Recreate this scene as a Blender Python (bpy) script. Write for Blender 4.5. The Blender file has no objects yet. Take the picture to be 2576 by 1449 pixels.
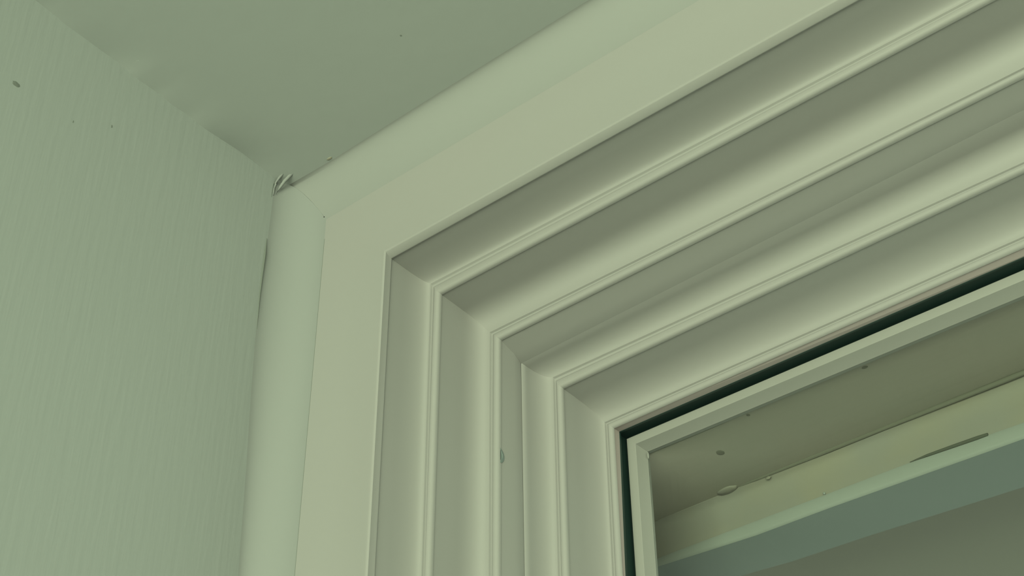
import bpy, bmesh, math, random
from mathutils import Matrix, Vector

S = bpy.context.scene
COL = S.collection
MM = 0.001

# ------------------------------------------------------------------ camera
R_RIGHT = Vector((0.77705562, 0.62939287, -0.00701182))
R_UP = Vector((0.4036729, -0.48977004, 0.77277002))
R_FWD = Vector((-0.48294177, 0.60331577, 0.63464741))
cam_d = bpy.data.cameras.new('camera')
cam = bpy.data.objects.new('camera', cam_d)
COL.objects.link(cam)
M = Matrix((R_RIGHT, R_UP, -R_FWD)).transposed().to_4x4()
M.translation = Vector((0.48143544, -0.48866398, -0.58721745))
cam.matrix_world = M
cam_d.sensor_width = 36.0
cam_d.lens = 4050.5 / 2576 * 36
cam_d.clip_start = 0.02
cam_d.clip_end = 100
S.camera = cam

# ------------------------------------------------------------------ world, lights, exposure
S.view_settings.view_transform = 'Standard'
S.view_settings.look = 'None'
S.view_settings.gamma = 1
S.view_settings.use_curve_mapping = False
S.view_settings.exposure = 0.0
S.cycles.max_bounces = 12
S.cycles.diffuse_bounces = 8
S.cycles.use_denoising = True

w = bpy.data.worlds.new('overcast')
S.world = w
w.use_nodes = True
w.node_tree.nodes['Background'].inputs[0].default_value = (0.86, 1.0, 0.74, 1)
w.node_tree.nodes['Background'].inputs[1].default_value = 2.5


def area(name, loc, target, sx, sy, power, col):
    l = bpy.data.lights.new(name, 'AREA')
    l.shape = 'RECTANGLE'
    l.size, l.size_y = sx, sy
    l.energy = power
    l.color = col
    o = bpy.data.objects.new(name, l)
    COL.objects.link(o)
    o.location = loc
    o.rotation_euler = (Vector(target) - Vector(loc)).to_track_quat('-Z', 'Y').to_euler()
    return o


LC = (0.87, 1.0, 0.66)
area('added_soft_light_back', (1.3, -2.95, -0.75), (1.3, 0, -0.75), 2.7, 1.55, 176, LC)  # added broad area light in front of the back wall, which has no window
area('added_soft_light_side', (2.65, -1.7, -0.8), (0, -1.7, -0.8), 2.4, 1.4, 32, LC)  # weaker area light added at the right wall; no opening behind it


# ------------------------------------------------------------------ materials
def mat(name, col, rough=0.5, spec=0.5, bump=None, var=None, stretch=(1, 1, 1), tint=None):
    m = bpy.data.materials.new(name)
    m.use_nodes = True
    nt = m.node_tree
    b = nt.nodes['Principled BSDF']
    b.inputs['Base Color'].default_value = (*col, 1)
    b.inputs['Roughness'].default_value = rough
    b.inputs['Specular IOR Level'].default_value = spec
    tc = nt.nodes.new('ShaderNodeTexCoord')
    mp = nt.nodes.new('ShaderNodeMapping')
    mp.inputs['Scale'].default_value = stretch
    nt.links.new(tc.outputs['Object'], mp.inputs[0])
    if bump:
        sc, st, det = bump
        n = nt.nodes.new('ShaderNodeTexNoise')
        n.inputs['Scale'].default_value = sc
        n.inputs['Detail'].default_value = det
        nt.links.new(mp.outputs[0], n.inputs['Vector'])
        bp = nt.nodes.new('ShaderNodeBump')
        bp.inputs['Strength'].default_value = st
        bp.inputs['Distance'].default_value = 0.0005
        nt.links.new(n.outputs['Fac'], bp.inputs['Height'])
        nt.links.new(bp.outputs[0], b.inputs['Normal'])
    if var:
        sc, amt, c2 = var
        n = nt.nodes.new('ShaderNodeTexNoise')
        n.inputs['Scale'].default_value = sc
        n.inputs['Detail'].default_value = 2
        nt.links.new(tc.outputs['Object'], n.inputs['Vector'])
        rp = nt.nodes.new('ShaderNodeMapRange')
        rp.inputs['From Min'].default_value = 0.4
        rp.inputs['From Max'].default_value = 0.7
        rp.inputs['To Max'].default_value = amt
        nt.links.new(n.outputs['Fac'], rp.inputs['Value'])
        mx = nt.nodes.new('ShaderNodeMix')
        mx.data_type = 'RGBA'
        mx.inputs['A'].default_value = (*col, 1)
        mx.inputs['B'].default_value = (*c2, 1)
        nt.links.new(rp.outputs[0], mx.inputs['Factor'])
        nt.links.new(mx.outputs['Result'], b.inputs['Base Color'])
    return m


UPVC = mat('white_upvc', (0.242, 0.234, 0.236), 0.5, 0.2, var=(9, 0.25, (0.237, 0.239, 0.239)))
UPVC_SASH = mat('sash_upvc', (0.215, 0.213, 0.207), 0.5, 0.2)
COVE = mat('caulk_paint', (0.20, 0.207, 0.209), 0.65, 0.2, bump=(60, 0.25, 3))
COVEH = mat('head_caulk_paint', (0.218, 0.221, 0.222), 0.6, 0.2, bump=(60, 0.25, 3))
CRACK = mat('dark_crack', (0.07, 0.07, 0.06), 0.9, 0.1)
WALLP = mat('brushed_wall_paint', (0.247, 0.263, 0.264), 0.8, 0.15, bump=(300, 0.3, 5), stretch=(1, 1, 0.09))
CEILP = mat('ceiling_paint', (0.31, 0.326, 0.327), 0.8, 0.2, bump=(40, 0.35, 3))
RUBBER = mat('black_gasket_rubber', (0.012, 0.030, 0.028), 0.55, 0.3)
GREYRUB = mat('grey_reveal_strip', (0.29, 0.245, 0.25), 0.6, 0.3)
SCREW = mat('screw_cap_plastic', (0.14, 0.17, 0.17), 0.5, 0.4)
SMUDGE = mat('smudge', (0.13, 0.142, 0.133), 0.8, 0.2)
SOFFIT = mat('outer_soffit_paint', (0.26, 0.232, 0.210), 0.8, 0.2, bump=(50, 0.3, 3), var=(14, 0.5, (0.25, 0.236, 0.213)))
BEAMP = mat('aged_cream_paint', (0.187, 0.171, 0.160), 0.6, 0.3, bump=(45, 0.4, 3), var=(22, 0.8, (0.205, 0.18, 0.147)))
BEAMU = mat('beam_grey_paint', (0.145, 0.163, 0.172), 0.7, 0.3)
DRIP = mat('drip_strip_paint', (0.215, 0.218, 0.217), 0.5, 0.3)
SEAM = mat('seam_filler', (0.13, 0.122, 0.105), 0.8, 0.2)
EAVES = mat('eaves_board_paint', (0.18, 0.171, 0.160), 0.85, 0.2, bump=(30, 0.3, 3))
FLOORM = mat('pale_floor', (0.30, 0.285, 0.28), 0.6, 0.3, bump=(20, 0.3, 3))
STAIN = mat('yellow_stain', (0.255, 0.24, 0.20), 0.8, 0.2)
GROUND = mat('concrete_ground', (0.35, 0.36, 0.35), 0.9, 0.2, bump=(15, 0.5, 4))

GLASS = bpy.data.materials.new('window_glass')
GLASS.use_nodes = True
_nt = GLASS.node_tree
_nt.nodes.clear()
_o = _nt.nodes.new('ShaderNodeOutputMaterial')
_mx = _nt.nodes.new('ShaderNodeMixShader')
_t = _nt.nodes.new('ShaderNodeBsdfTransparent')
_t.inputs[0].default_value = (0.93, 0.96, 0.94, 1)
_g = _nt.nodes.new('ShaderNodeBsdfGlossy')
_g.inputs['Roughness'].default_value = 0.02
_f = _nt.nodes.new('ShaderNodeLayerWeight')
_f.inputs['Blend'].default_value = 0.5
_p = _nt.nodes.new('ShaderNodeMath')
_p.operation = 'POWER'
_p.inputs[1].default_value = 5.0
_q = _nt.nodes.new('ShaderNodeMath')
_q.operation = 'MULTIPLY_ADD'
_q.inputs[1].default_value = 0.9
_q.inputs[2].default_value = 0.03
_nt.links.new(_f.outputs['Facing'], _p.inputs[0])
_nt.links.new(_p.outputs[0], _q.inputs[0])
_nt.links.new(_q.outputs[0], _mx.inputs[0])
_nt.links.new(_t.outputs[0], _mx.inputs[1])
_nt.links.new(_g.outputs[0], _mx.inputs[2])
_nt.links.new(_mx.outputs[0], _o.inputs[0])


# ------------------------------------------------------------------ mesh helpers
SHIFT = (0.0, 0.0, 0.0)


def link(name, verts, faces, m, parent=None, smooth=None, kind=None, label=None, cat=None):
    me = bpy.data.meshes.new(name)
    me.from_pydata([tuple((c + d) * MM for c, d in zip(v, SHIFT)) for v in verts], [], faces)
    me.validate()
    bm = bmesh.new()
    bm.from_mesh(me)
    bmesh.ops.recalc_face_normals(bm, faces=bm.faces)
    bm.to_mesh(me)
    bm.free()
    me.materials.append(m)
    if smooth is not None:
        me.shade_smooth()
        me.set_sharp_from_angle(angle=math.radians(smooth))
    o = bpy.data.objects.new(name, me)
    COL.objects.link(o)
    if parent:
        o.parent = parent
    if kind:
        o['kind'] = kind
    if label:
        o['label'] = label
    if cat:
        o['category'] = cat
    return o


def empty(name, loc, kind, label, cat):
    o = bpy.data.objects.new(name, None)
    o.empty_display_size = 0.05
    COL.objects.link(o)
    o['kind'] = kind
    o['label'] = label
    o['category'] = cat
    return o


def box(x0, x1, y0, y1, z0, z1, base=0):
    v = [(x0, y0, z0), (x1, y0, z0), (x1, y1, z0), (x0, y1, z0), (x0, y0, z1), (x1, y0, z1), (x1, y1, z1), (x0, y1, z1)]
    f = [(0, 3, 2, 1), (4, 5, 6, 7), (0, 1, 5, 4), (1, 2, 6, 5), (2, 3, 7, 6), (3, 0, 4, 7)]
    return v, [tuple(i + base for i in q) for q in f]


def boxes(*bs):
    V, F = [], []
    for b in bs:
        v, f = box(*b, base=len(V))
        V += v
        F += f
    return V, F


def loft(stations, closed=True, caps=True):
    n = len(stations[0])
    V = [p for s in stations for p in s]
    F = []
    for i in range(len(stations) - 1):
        for j in range(n if closed else n - 1):
            k = (j + 1) % n
            F.append((i * n + j, i * n + k, (i + 1) * n + k, (i + 1) * n + j))
    if closed and caps:
        F.append(tuple(range(n - 1, -1, -1)))
        F.append(tuple((len(stations) - 1) * n + j for j in range(n)))
    return V, F


def tube(pts, r, seg=8):
    st = []
    for i, p in enumerate(pts):
        a = Vector(pts[max(i - 1, 0)])
        b = Vector(pts[min(i + 1, len(pts) - 1)])
        d = (b - a).normalized()
        u = d.cross(Vector((0.3, 0.2, 1))).normalized()
        v = d.cross(u)
        rr = r[i] if isinstance(r, (list, tuple)) else r
        st.append([tuple(Vector(p) + rr * (u * math.cos(t) + v * math.sin(t))) for t in [2 * math.pi * k / seg for k in range(seg)]])
    return loft(st)


def blob(c, rx, ry, rz, seed=0, jit=0.12, seg=14, rings=8):
    rnd = random.Random(seed)
    V = [(c[0], c[1], c[2] + rz)]
    for i in range(1, rings):
        a = math.pi * i / rings
        for j in range(seg):
            t = 2 * math.pi * j / seg
            k = 1 + rnd.uniform(-jit, jit)
            V.append((c[0] + k * rx * math.sin(a) * math.cos(t), c[1] + k * ry * math.sin(a) * math.sin(t), c[2] + k * rz * math.cos(a)))
    V.append((c[0], c[1], c[2] - rz))
    F = [(0, 1 + j, 1 + (j + 1) % seg) for j in range(seg)]
    for i in range(rings - 2):
        for j in range(seg):
            a, b = 1 + i * seg + j, 1 + i * seg + (j + 1) % seg
            F.append((a, a + seg, b + seg, b))
    last = len(V) - 1
    F += [(last, 1 + (rings - 2) * seg + (j + 1) % seg, 1 + (rings - 2) * seg + j) for j in range(seg)]
    return V, F


# ------------------------------------------------------------------ the room
XW, ZC = -76.0, 85.5          # left wall plane and ceiling plane (mm, origin at the window frame's inner top-left lip)
WW, HH = 1050.0, 1150.0       # clear size of the window inside the first lip
ROOM_X, ROOM_Y, FLOOR_Z = 2700.0, -3000.0, -2300.0
random.seed(4)

# uneven plaster line where the left wall meets the ceiling
EDGE = [(-3000, 85), (-1200, 85.5), (-600, 86), (-400, 86.5), (-300, 87), (-240, 88), (-201, 88), (-193.4, 87.3), (-180.5, 85.7), (-170.1, 85.7), (-156.4, 86.1),
        (-143.7, 86.7), (-136, 84.2), (-128.8, 83.1), (-120, 84.4), (-113.3, 84.2), (-103.9, 83.6), (-96, 84.6), (-89, 84.3), (-82, 83.7), (-76, 84.5),
        (-63.1, 86.4), (-52, 87.6), (-43, 87.8), (-32, 86.8), (-25.5, 85.6), (-12, 85.5), (0, 85.5)]
EDGE = [(y, ZC + 0.55 * (z - ZC)) for y, z in EDGE]
EDGE = [(y, z + random.uniform(-0.25, 0.25) if -200 < y < -30 else z) for y, z in EDGE]

# left wall: inner face, top, back face
V = []
for y, z in EDGE:
    V += [(XW, y, z), (XW, y, FLOOR_Z), (XW - 120, y, FLOOR_Z), (XW - 120, y, z + 40)]
F = []
for i in range(len(EDGE) - 1):
    a, b = 4 * i, 4 * i + 4
    for j in range(4):
        k = (j + 1) % 4
        F.append((a + j, a + k, b + k, b + j))
F += [(0, 1, 2, 3), tuple(4 * (len(EDGE) - 1) + j for j in (3, 2, 1, 0))]
wall_left = link('wall_left', V, F, WALLP, kind='structure', label='left wall in brushed pale green-grey paint, meeting ceiling and window', cat='wall')
# ceiling: shares the plaster line, flattens out 18 mm away
xs = [0, 3, 8, 18, 30, 45, 120, 500, 1500, ROOM_X + 76]
V = []
for y, z in EDGE:
    for dx in xs:
        t = max(0.0, 1 - dx / 30.0)
        V.append((XW + dx, y, ZC + (z - ZC) * t * t))
n = len(xs)
F = [(i * n + j, i * n + j + 1, (i + 1) * n + j + 1, (i + 1) * n + j) for i in range(len(EDGE) - 1) for j in range(n - 1)]
nv = len(V)
V += [(x, y, ZC + 60) for x, y, z in V]
F += [tuple(nv + k for k in reversed(f)) for f in list(F)]
last = (len(EDGE) - 1) * n
F += [(j, j + 1, nv + j + 1, nv + j) for j in range(n - 1)] + [(last + j, nv + last + j, nv + last + j + 1, last + j + 1) for j in range(n - 1)]
F += [(i * n, nv + i * n, nv + (i + 1) * n, (i + 1) * n) for i in range(len(EDGE) - 1)]
F += [(i * n + n - 1, (i + 1) * n + n - 1, nv + (i + 1) * n + n - 1, nv + i * n + n - 1) for i in range(len(EDGE) - 1)]
ceiling = link('ceiling', V, F, CEILP, smooth=40, kind='structure', label='smooth painted ceiling above the window head', cat='ceiling')

V, F = boxes((XW, ROOM_X, ROOM_Y, 0, FLOOR_Z - 80, FLOOR_Z))
link('floor', V, F, FLOORM, kind='structure', label='pale floor of the room below the window', cat='floor')
V, F = boxes((XW, ROOM_X, ROOM_Y - 100, ROOM_Y, FLOOR_Z, ZC))
link('wall_back', V, F, WALLP, kind='structure', label='wall behind the camera facing the window', cat='wall')
V, F = boxes((ROOM_X, ROOM_X + 100, ROOM_Y, 0, FLOOR_Z, ZC))
link('wall_right', V, F, WALLP, kind='structure', label='far right wall opposite the brushed wall', cat='wall')
V, F = boxes((WW + 48, ROOM_X + 100, 3, 172.5, FLOOR_Z, ZC + 40), (XW, WW + 48, 3, 172.5, FLOOR_Z, -HH - 48))
link('wall_front', V, F, WALLP, kind='structure', label='wall around and under the window frame', cat='wall')

# ------------------------------------------------------------------ window
# key points of the profile: name, depth y, then (x,z) at the top-left mitre, (x,z) further along the head, (x,z) down the jamb
KEY = {
    'a': (0, (0.0, 0.0), (289.3, -1.3), (-0.0, -204.3)),
    'b': (5, (0.0, -1.4), (297.1, -2.6), (-0.1, -202.1)),
    'g1': (33, (4.6, -4.4), (338.3, -7.8), (4.8, -191.8)),
    'c1': (34, (11.2, -14.2), (347.7, -14.0), (10.0, -193.3)),
    'g2': (68, (19.3, -25.6), (345.0, -29.0), (18.9, -181.8)),
    'c2': (69, (25.8, -33.1), (343.6, -32.9), (24.7, -183.4)),
    'j': (89, (25.4, -38.3), (334.1, -33.6), (26.0, -175.3)),
    'g3': (108, (33.3, -41.2), (322.1, -47.0), (32.7, -169.5)),
    'c3': (109, (38.8, -50.4), (320.7, -51.2), (38.7, -171.2)),
    'g4': (142, (44.0, -59.0), (303.0, -61.2), (43.6, -158.8)),
    'c4': (143, (49.2, -64.6), (301.3, -66.6), (49.4, -160.4)),
    'd5': (150, (48.9, -63.8), (297.8, -67.4), (46.7, -156.4)),
    'e5': (158, (47.1, -63.2), (294.0, -67.4), (47.7, -153.3)),
    'e6': (158, (53.5, -69.6), (292.6, -73.9), (53.9, -155.6)),
    'e7': (167, (55.4, -71.2), (287.8, -76.1), (55.5, -152.2)),
}
# straight lines: inset along head (t = -z as function of x) and along jamb (t = x as function of z)


def key_t(k, where):
    """inset of key point k at a station of the window rectangle"""
    y, c, h, b = KEY[k]
    return {'TLx': c[0], 'TLz': -c[1], 'H': -h[1], 'J': b[0]}[where]


def cove(A, B, n=2.6, straight=0.5, seg=20):
    """from edge A run straight back, then curve over concavely to B"""
    M_ = (A[0] + 0.25, A[1] + (B[1] - A[1]) * straight)
    out = [M_]
    for i in range(1, seg + 1):
        th = math.pi / 2 * i / seg
        u = 1 - abs(math.cos(th)) ** (2 / n)
        v = abs(math.sin(th)) ** (2 / n)
        out.append((M_[0] + (B[0] - M_[0]) * u, M_[1] + (B[1] - M_[1]) * v))
    return out


def bead(tg, yg, tc, yc):
    """groove then rounded bead that turns back into the depth"""
    w_ = tc - tg
    r = min(2.0, w_ * 0.4)
    pts = [(tg, yg), (tg + 0.08 * w_, yg + 1.0), (tg + 0.26 * w_, yg + 1.1), (tg + 0.36 * w_, yg + 0.1), (tg + 0.46 * w_, yg - 0.35)]
    for i in range(6):
        th = math.pi / 2 * i / 5
        pts.append((tc - r + r * math.sin(th), yg - 0.35 + (yc + 0.8 - yg + 0.35) * (1 - math.cos(th))))
    pts.append((tc, yc + 1.6))
    return pts


def casing_profile(T, Y):
    ta, tb = T['a'], T['b']
    p = [(ta - 30, 0), (ta - 3, 0), (ta - 1.5, -0.35), (ta - 0.5, -0.2), (ta, 0.25), (tb - 0.1, 4.6), (tb, 5.0), (tb - 0.2, 5.5), (tb - 0.9, 5.9)]
    p += cove((tb - 0.9, 5.9), (T['g1'], Y['g1']), 2.4, 0.28)[:-1]
    p += bead(T['g1'], Y['g1'], T['c1'], Y['c1'])
    s = (T['c1'] - 0.5, Y['c1'] + 2.0)
    p += [s] + cove(s, (T['g2'], Y['g2']))[:-1]
    p += bead(T['g2'], Y['g2'], T['c2'], Y['c2'])
    p += [(T['c2'] - 0.4, Y['c2'] + 2.0), (T['c2'] * 0.5 + T['j'] * 0.5, Y['j'] - 7), (T['j'] - 0.5 * T['n'], Y['j'] - 0.1), (T['j'] - T['n'], Y['j'] + 1.0), (T['j'] - 8, Y['j'] + 1.0)]
    return p


def frame_profile(T, Y):
    j = T['j']
    n_ = T['n']
    p = [(j - n_, Y['j'] + 0.6), (j - 0.3 * n_, Y['j'] + 0.1), (j + 0.2 * n_, Y['j'] + 0.5)]
    p += cove((j + 0.3 * n_, Y['j'] + 0.8), (T['g3'], Y['g3']), 2.3, 0.15 if T['n'] > 0.5 else 0.45)[:-1]
    p += bead(T['g3'], Y['g3'], T['c3'], Y['c3'])
    s = (T['c3'] - 0.5, Y['c3'] + 2.0)
    p += [s] + cove(s, (T['g4'], Y['g4']), 2.1, 0.36)[:-1]
    p += bead(T['g4'], Y['g4'], T['c4'], Y['c4'])[:-1]
    p += [(T['c4'] - 0.5, Y['c4'] + 1.4), (T['c4'] - 8, Y['c4'] + 1.4)]
    return p


def reveal_profile(T, Y):
    return [(T['c4'] - 0.5, Y['c4'] + 1.0), (T['d5'] - 0.4, Y['d5'] - 0.3), (T['d5'] - 0.5, Y['d5'])]


def gasket_profile(T, Y):
    return [(T['d5'] - 0.6, Y['d5'] - 0.4), (T['d5'] - 0.2, Y['d5']), (T['d5'] - 0.6, Y['d5'] + 1.6), (T['e5'] - 2.0, Y['d5'] + 3), (T['e5'] - 2.2, Y['e5'] + 12)]


def sash_profile(T, Y):
    a, b, c = T['e5'], T['e6'], T['e7']
    return [(a - 1.0, Y['e5'] + 9), (a - 0.3, Y['e5'] + 2.0), (a + 0.1, Y['e5'] + 0.7), (a + 0.8, Y['e5']), (b - 0.3, Y['e6']), (b + 0.1, Y['e6'] + 0.2),
            (c - 0.2, Y['e7'] - 0.3), (c, Y['e7'] + 0.2), (c - 2.2, Y['e7'] + 5.6)]


ALLK = list(KEY)


def run(profile, side, back):
    """loft one side of the rectangular window; 'back' closes the profile behind (depth of the rear plane)"""
    def sec(w_):
        t_ = {k: key_t(k, w_) for k in ALLK}
        t_['n'] = 0.15 if w_ in ('TLz', 'H') else 0.8      # width of the open joint
        return profile(t_, {k: KEY[k][0] for k in ALLK})
    sx, sz, H, J = sec('TLx'), sec('TLz'), sec('H'), sec('J')
    n_ = len(sx)

    def back_pts(P):
        tmin = min(P[0][0], P[-1][0])
        ymax = max(P[-1][1], back)
        return P + [(P[-1][0], ymax), (P[0][0] - 4, ymax), (P[0][0] - 4, P[0][1])] if back else P
    sx, sz, H, J = map(back_pts, (sx, sz, H, J))
    st = []
    if side == 'head':
        st.append([(a[0], a[1], -b[0]) for a, b in zip(sx, sz)])
        st.append([(330, h[1], -h[0]) for h in H])
        st.append([(WW - h[0], h[1], -h[0]) for h in H])
    elif side == 'left':
        st.append([(a[0], a[1], -b[0]) for a, b in zip(sx, sz)])
        st.append([(j[0], j[1], -200) for j in J])
        st.append([(j[0], j[1], -HH + j[0]) for j in J])
    elif side == 'right':
        st.append([(WW - h[0], h[1], -h[0]) for h in H])
        st.append([(WW - h[0], h[1], -HH + h[0]) for h in H])
    else:
        st.append([(j[0], j[1], -HH + j[0]) for j in J])
        st.append([(WW - h[0], h[1], -HH + h[0]) for h in H])
    return loft(st, closed=bool(back))


win = empty('window_1', (0, 0, 0), 'structure', 'white plastic window with a deep stepped frame under the ceiling', 'window')

for side, nm in (('head', 'head_casing'), ('left', 'jamb_casing'), ('right', 'jamb_casing'), ('bottom', 'sill_casing')):
    V, F = run(casing_profile, side, 90)
    link(nm, V, F, UPVC, win, smooth=40)
V = [(XW, 0, ZC), (WW + 48, 0, ZC), (WW + 48, 0, -HH - 48), (XW, 0, -HH - 48), (-27, 0.03, 27), (WW + 27, 0.03, 27), (WW + 27, 0.03, -HH - 27), (-27, 0.03, -HH - 27)]
V += [(x, 12, z) for x, y, z in V]
F = []
for i in range(4):
    k = (i + 1) % 4
    F += [(i, k, 4 + k, 4 + i), (8 + i, 12 + i, 12 + k, 8 + k), (i, 8 + i, 8 + k, k), (4 + i, 4 + k, 12 + k, 12 + i)]
link('flat_surround', V, F, UPVC, win)
for side, nm in (('head', 'head_frame'), ('left', 'jamb_frame'), ('right', 'jamb_frame'), ('bottom', 'sill_frame')):
    V, F = run(frame_profile, side, 144.4)
    link(nm, V, F, UPVC, win, smooth=40)
for side in ('head', 'left', 'right', 'bottom'):
    V, F = run(reveal_profile, side, 0)
    link('reveal_strip', V, F, GREYRUB, win, label='brownish grey strip beside the black gasket')
    V, F = run(gasket_profile, side, 0)
    link('rubber_gasket', V, F, RUBBER, win, label='black rubber seal')
for side, nm in (('head', 'sash_rail'), ('left', 'sash_stile'), ('right', 'sash_stile'), ('bottom', 'sash_rail')):
    V, F = run(sash_profile, side, 0)
    link(nm, V, F, UPVC_SASH, win, smooth=42)
V, F = boxes((49, WW - 49, 167.8, 171.8, -HH + 49, -67))
link('glass_pane', V, F, GLASS, win)
# weld burr at the sash corner
V, F = blob((56.3, 166.3, -74.6), 0.5, 0.6, 2.3, 3, 0.1)
link('weld_burr', V, F, UPVC_SASH, win, smooth=60, label='tiny sliver of weld plastic at the glass corner')
# screw cap on the jamb reveal
V, F = [], []
st = []
for r, h in ((5.0, 0.0), (5.0, 0.5), (4.5, 0.85), (3.2, 0.95), (3.0, 0.6), (0.01, 0.6)):
    st.append([(25.0 + 0.55 * h, max(69.9, 68.4 + r * math.cos(2 * math.pi * k / 28)), -110.4 + r * math.sin(2 * math.pi * k / 28)) for k in range(28)])
V, F = loft(st)
link('screw_cap', V, F, SCREW, win, smooth=40, label='small round grey-green cap on the jamb reveal')


# ------------------------------------------------------------------ coving / caulk between frame, wall and ceiling
def cv(u, wd, dp, n=1.8):
    """depth of a concave fillet of width wd, depth dp at distance u from the wall"""
    u = min(max(u / wd, 0), 1)
    return dp * (1 - (1 - (1 - u) ** n) ** (1 / n))


def us(k=18):
    return [(1 - math.cos(math.pi / 2 * i / k)) for i in range(k + 1)]


# distances are measured from the wall (jamb) and from the ceiling (head)
JD = [(-HH, 15.0), (-400, 15.0), (-183.5, 15.2), (-120, 18.0), (-76.5, 20.6), (-40, 22.2), (0.7, 22.4), (30, 22.0), (56, 21.6)]
JW = 25.0
HD, HW = 12.6, 32.0
prof_u = us()
# head profile as function: depth -> distance from ceiling
tab = [(cv(u * HW, HW, HD), u * HW) for u in [i / 400 for i in range(401)]]


def head_u(depth):
    if depth >= HD:
        return 0.0
    for d, u in tab:
        if d <= depth:
            return u
    return HW


rnd = random.Random(9)
st = []
for i, (z, d) in enumerate(JD):
    st.append([(XW + u * JW, -cv(u * JW, JW, d), z) for u in prof_u])
d = 21.5
top = []
for u in prof_u:
    dep = cv(u * JW, JW, d)
    top.append((XW + u * JW, -dep, ZC - head_u(dep)))
st.append(top)
st = [s + [(XW - 0.5 + JW, 0.5, s[-1][2]), (XW - 0.4, 0.5, s[0][2])] for s in st]
V, F = loft(st)
jc = link('trim_1', V, F, COVE, smooth=50, kind='structure', label='pale concave filler strip between left wall and window jamb', cat='trim')
# head cove: first station follows the mitre line
jt = [(cv(u, JW, 21.5), u) for u in [JW * i / 400 for i in range(401)]]


def jamb_u(depth):
    for dd, u in jt:
        if dd <= depth:
            return u
    return JW


st = []
first = [(XW + jamb_u(cv(u * HW, HW, HD)), -cv(u * HW, HW, HD), ZC - u * HW) for u in prof_u]
st.append(first)
for x, dd in ((-35, 11.7), (0, 12.3), (48, 12.9), (150, 13.5), (400, 13.5), (WW + 48, 13.5)):
    st.append([(x, -cv(u * HW, HW, dd), ZC - u * HW) for u in prof_u])
st = [s + [(s[-1][0], 0.5, ZC - HW + 0.4), (s[0][0], 0.5, ZC + 0.3)] for s in st]
V, F = loft(st)
hc = link('trim_2', V, F, COVEH, smooth=50, kind='structure', label='pale concave filler strip between ceiling and window head', cat='trim')

# ridges of smeared sealant in the room corner
for pts, r in (
        ([(-75.7, -21.9, 72.0), (-75.8, -21.6, 77), (-75.6, -21.3, 81.5), (-73, -21.2, 85.2), (-68, -21.8, 86.5), (-61, -23.0, 86.5)], [0.2, 0.6, 0.8, 0.8, 0.8, 0.3]),
        ([(-75.3, -20.0, 74.0), (-73.8, -18.8, 79.5), (-71, -18.2, 83.5), (-65, -18.0, 86.5), (-59, -18.2, 86.7), (-53, -18.3, 86.6)], [0.2, 0.8, 1.1, 1.1, 0.9, 0.3])):
    V, F = tube(pts, r, 10)
    o = link('sealant_ridge', V, F, COVE, jc, smooth=60)
V, F = tube([(-75.95, -22.9, 70), (-75.95, -22.8, 76), (-75.9, -22.6, 80), (-74.5, -22.6, 84.4)], [0.1, 0.3, 0.3, 0.1], 6)
link('hairline_crack', V, F, SMUDGE, jc)
V, F = tube([(-75.95, -22.6, 37), (-75.9, -22.7, 25), (-75.95, -22.8, 10), (-75.9, -22.9, -6), (-76, -22, -30)], [0.2, 0.9, 0.7, 0.5, 0.1], 8)
link('dirt_line', V, F, SMUDGE, jc)
V, F = blob((-38, -13.6, 85.5), 2.2, 1.0, 0.25, 5)
link('stain', V, F, STAIN, hc, smooth=60)
# fine joint line between coving and frame
V, F = tube([(XW + JW + 0.1, 0.05, 38), (XW + JW + 0.1, 0.05, -400)], 0.18, 6)
link('joint_line', V, F, SMUDGE, jc)

# marks on wall and ceiling
for k, (c, r) in enumerate((((XW, -200.2, 23.0), (0.25, 2.3, 1.5)), ((XW, -163.3, 24.3), (0.2, 0.35, 0.9)), ((XW, -139.9, 38.9), (0.2, 0.45, 1.0)))):
    V, F = blob(c, *r, seed=k, jit=0.2)
    link('paint_speck', V, F, SMUDGE, wall_left)
V, F = blob((60.5, -59, ZC), 0.5, 0.6, 0.2, 7)
link('paint_speck', V, F, SMUDGE, ceiling)
# roller ripples and filler lumps on the ceiling beside the plaster line
for k, (y, x, z, a, b_) in enumerate(((-133, -68, ZC - 0.1, 5, 7), (-120, -69, ZC - 0.1, 3.5, 8), (-104, -70, ZC - 0.1, 3, 8), (-88, -70, ZC - 0.1, 2.5, 5))):
    V, F = blob((x, y, z + 0.05), a, b_, 0.2, seed=20 + k, jit=0.05, seg=20, rings=10)
    link('filler_lump', V, F, CEILP, ceiling, smooth=80)

# ------------------------------------------------------------------ outside, seen through the glass
YB, ZS = 226.0, -76.0
SHIFT = (-5.8, 9.0, 6.3)      # everything outside is measured from the glass line
V, F = boxes((-300, WW + 300, 164, YB, ZS, 90))
soff = link('outer_soffit', V, F, SOFFIT, kind='structure', label='olive shaded soffit above the outside of the glass', cat='soffit')
for c, r in (((92, 188, ZS), (2.3, 2.8, 0.25)), ((125, 166, ZS), (1.0, 1.2, 0.2)), ((198, 168, ZS), (1.8, 1.2, 0.2))):
    V, F = blob(c, *r, seed=3, jit=0.08)
    link('plugged_hole', V, F, SEAM, soff, smooth=60)


def lerp(tab_, x):
    if x <= tab_[0][0]:
        return tab_[0][1]
    for (a, va), (b, vb) in zip(tab_, tab_[1:]):
        if x <= b:
            return va + (vb - va) * (x - a) / (b - a)
    return tab_[-1][1]


BOT = [(14, -103.4), (84, -108.0), (136, -108.7), (250, -112.2)]
MINT = [(29, -98.8), (185, -100.8), (252, -103.4)]
FAR = [(60, 270), (230, 277)]
YM = YB + 5
BX = (-300, 14, 29, 60, 84, 136, 185, 230, 252, 400, WW + 300)
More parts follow.
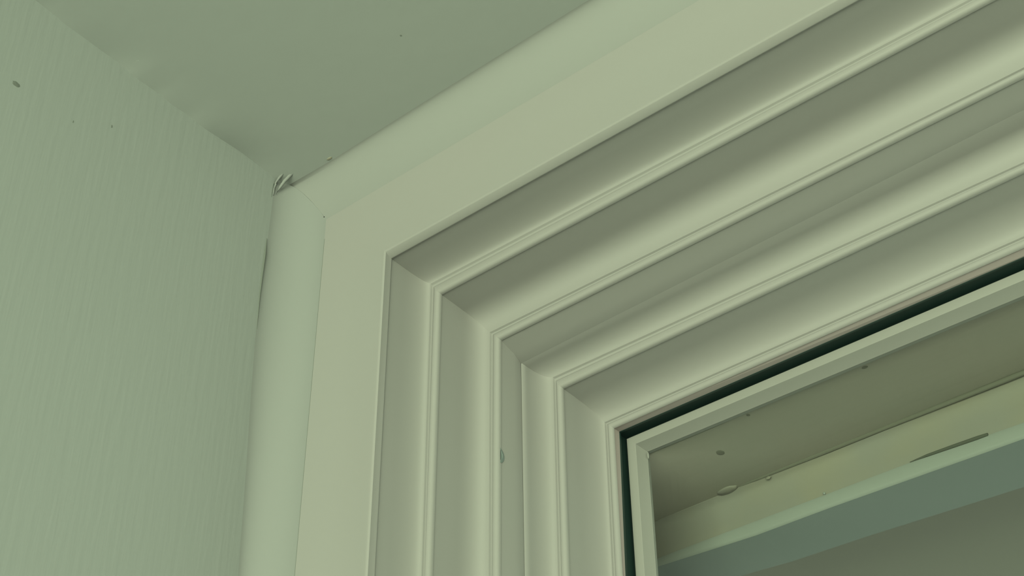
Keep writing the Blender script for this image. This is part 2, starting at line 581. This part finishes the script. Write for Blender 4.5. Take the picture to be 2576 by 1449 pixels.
# outer beam: slightly tilted bar, its lower edge finished with a paler drip strip
st, st1, st2 = [], [], []
for x in BX:
    zb, zt, yf = lerp(BOT, x), lerp(MINT, x), lerp(FAR, x)
    st.append([(x, y, z) for y, z in ((YB, -64), (YB, -76.6), (YB + 1.8, -78.0), (YB + 3.6, -80.6), (YB + 4.6, -84.0), (YB + 5.2, -88.5), (YB + 5.4, -93), (YM + 0.2, zt), (YM + 0.6, zb + 1.2), (YM + 2.0, zb), (yf, zb), (yf, -64))])
    xx = min(max(x, -299), WW + 299)
    st1.append([(xx, y, z) for y, z in ((YM + 0.5, zt + 0.3), (YM - 0.1, zt), (YM - 0.5, zt - 1.2), (YM - 0.6, zb + 1.6), (YM - 0.2, zb + 0.4), (YM + 0.8, zb - 0.3), (YM + 1.0, zb + 1))])
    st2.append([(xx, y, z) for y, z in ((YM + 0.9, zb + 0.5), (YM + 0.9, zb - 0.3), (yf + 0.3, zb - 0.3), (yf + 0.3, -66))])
V, F = loft(st)
beam = link('outer_beam', V, F, BEAMP, smooth=30, kind='structure', label='cream painted beam hanging below the outer soffit', cat='beam')
V, F = loft(st1)
link('drip_strip', V, F, DRIP, beam, smooth=40, label='paler mint strip along the lower edge')
V, F = loft(st2)
link('beam_underside', V, F, BEAMU, beam, label='blue-grey painted underside')
# filler seam where the beam meets the soffit, and a peeled flap at its left end
V, F = tube([(72, YB - 0.3, -75.4), (92, YB, -75.5), (138, YB, -75.9), (178, YB, -76.2), (253, YB, -77.0), (500, YB, -77.0)], [0.3, 1.3, 1.6, 1.4, 1.7, 1.6], 8)
link('filler_seam', V, F, SEAM, beam, smooth=60)
V, F = blob((73, YB - 1.5, -76.0), 7, 3.5, 1.6, 11, 0.07, 18, 10)
link('peeling_flap', V, F, BEAMP, beam, smooth=70, label='small peeling blister of paint beside the seam')
V, F = blob((100.5, YB - 0.2, -77.9), 1.8, 0.35, 1.0, 12, 0.1)
link('peeling_flap', V, F, BEAMP, beam, smooth=70)
V, F = tube([(187, YM - 0.2, -100.6), (198, YM - 0.4, -100.8), (213, YM - 0.5, -101.5), (228, YM - 0.5, -102.2), (234, YM - 0.4, -102.4)], [0.2, 0.8, 1.0, 1.1, 0.9], 8)
link('open_crack', V, F, CRACK, beam, smooth=60, label='dark open crack above the mint strip')
V, F = blob((132.5, YM - 0.3, -99.2), 0.9, 0.8, 0.9, 13)
link('paint_speck', V, F, DRIP, beam, smooth=60)

V, F = boxes((-600, WW + 600, 280, 830, -77, -44))
link('outer_eaves', V, F, EAVES, kind='structure', label='grey-green eaves board beyond the outer beam', cat='eaves')
V, F = boxes((-300, 8, 164, 280, -HH - 200, ZS), (WW - 20, WW + 300, 164, 280, -HH - 200, ZS), (8, WW - 20, 164, 310, -HH - 200, -HH + 60))
link('outer_reveal', V, F, EAVES, kind='structure', label='masonry reveal outside around the window', cat='reveal')
V, F = boxes((-5000, 6000, 285, 9000, -2700, -2600))
link('ground', V, F, GROUND, kind='structure', label='concrete ground outside the window', cat='ground')
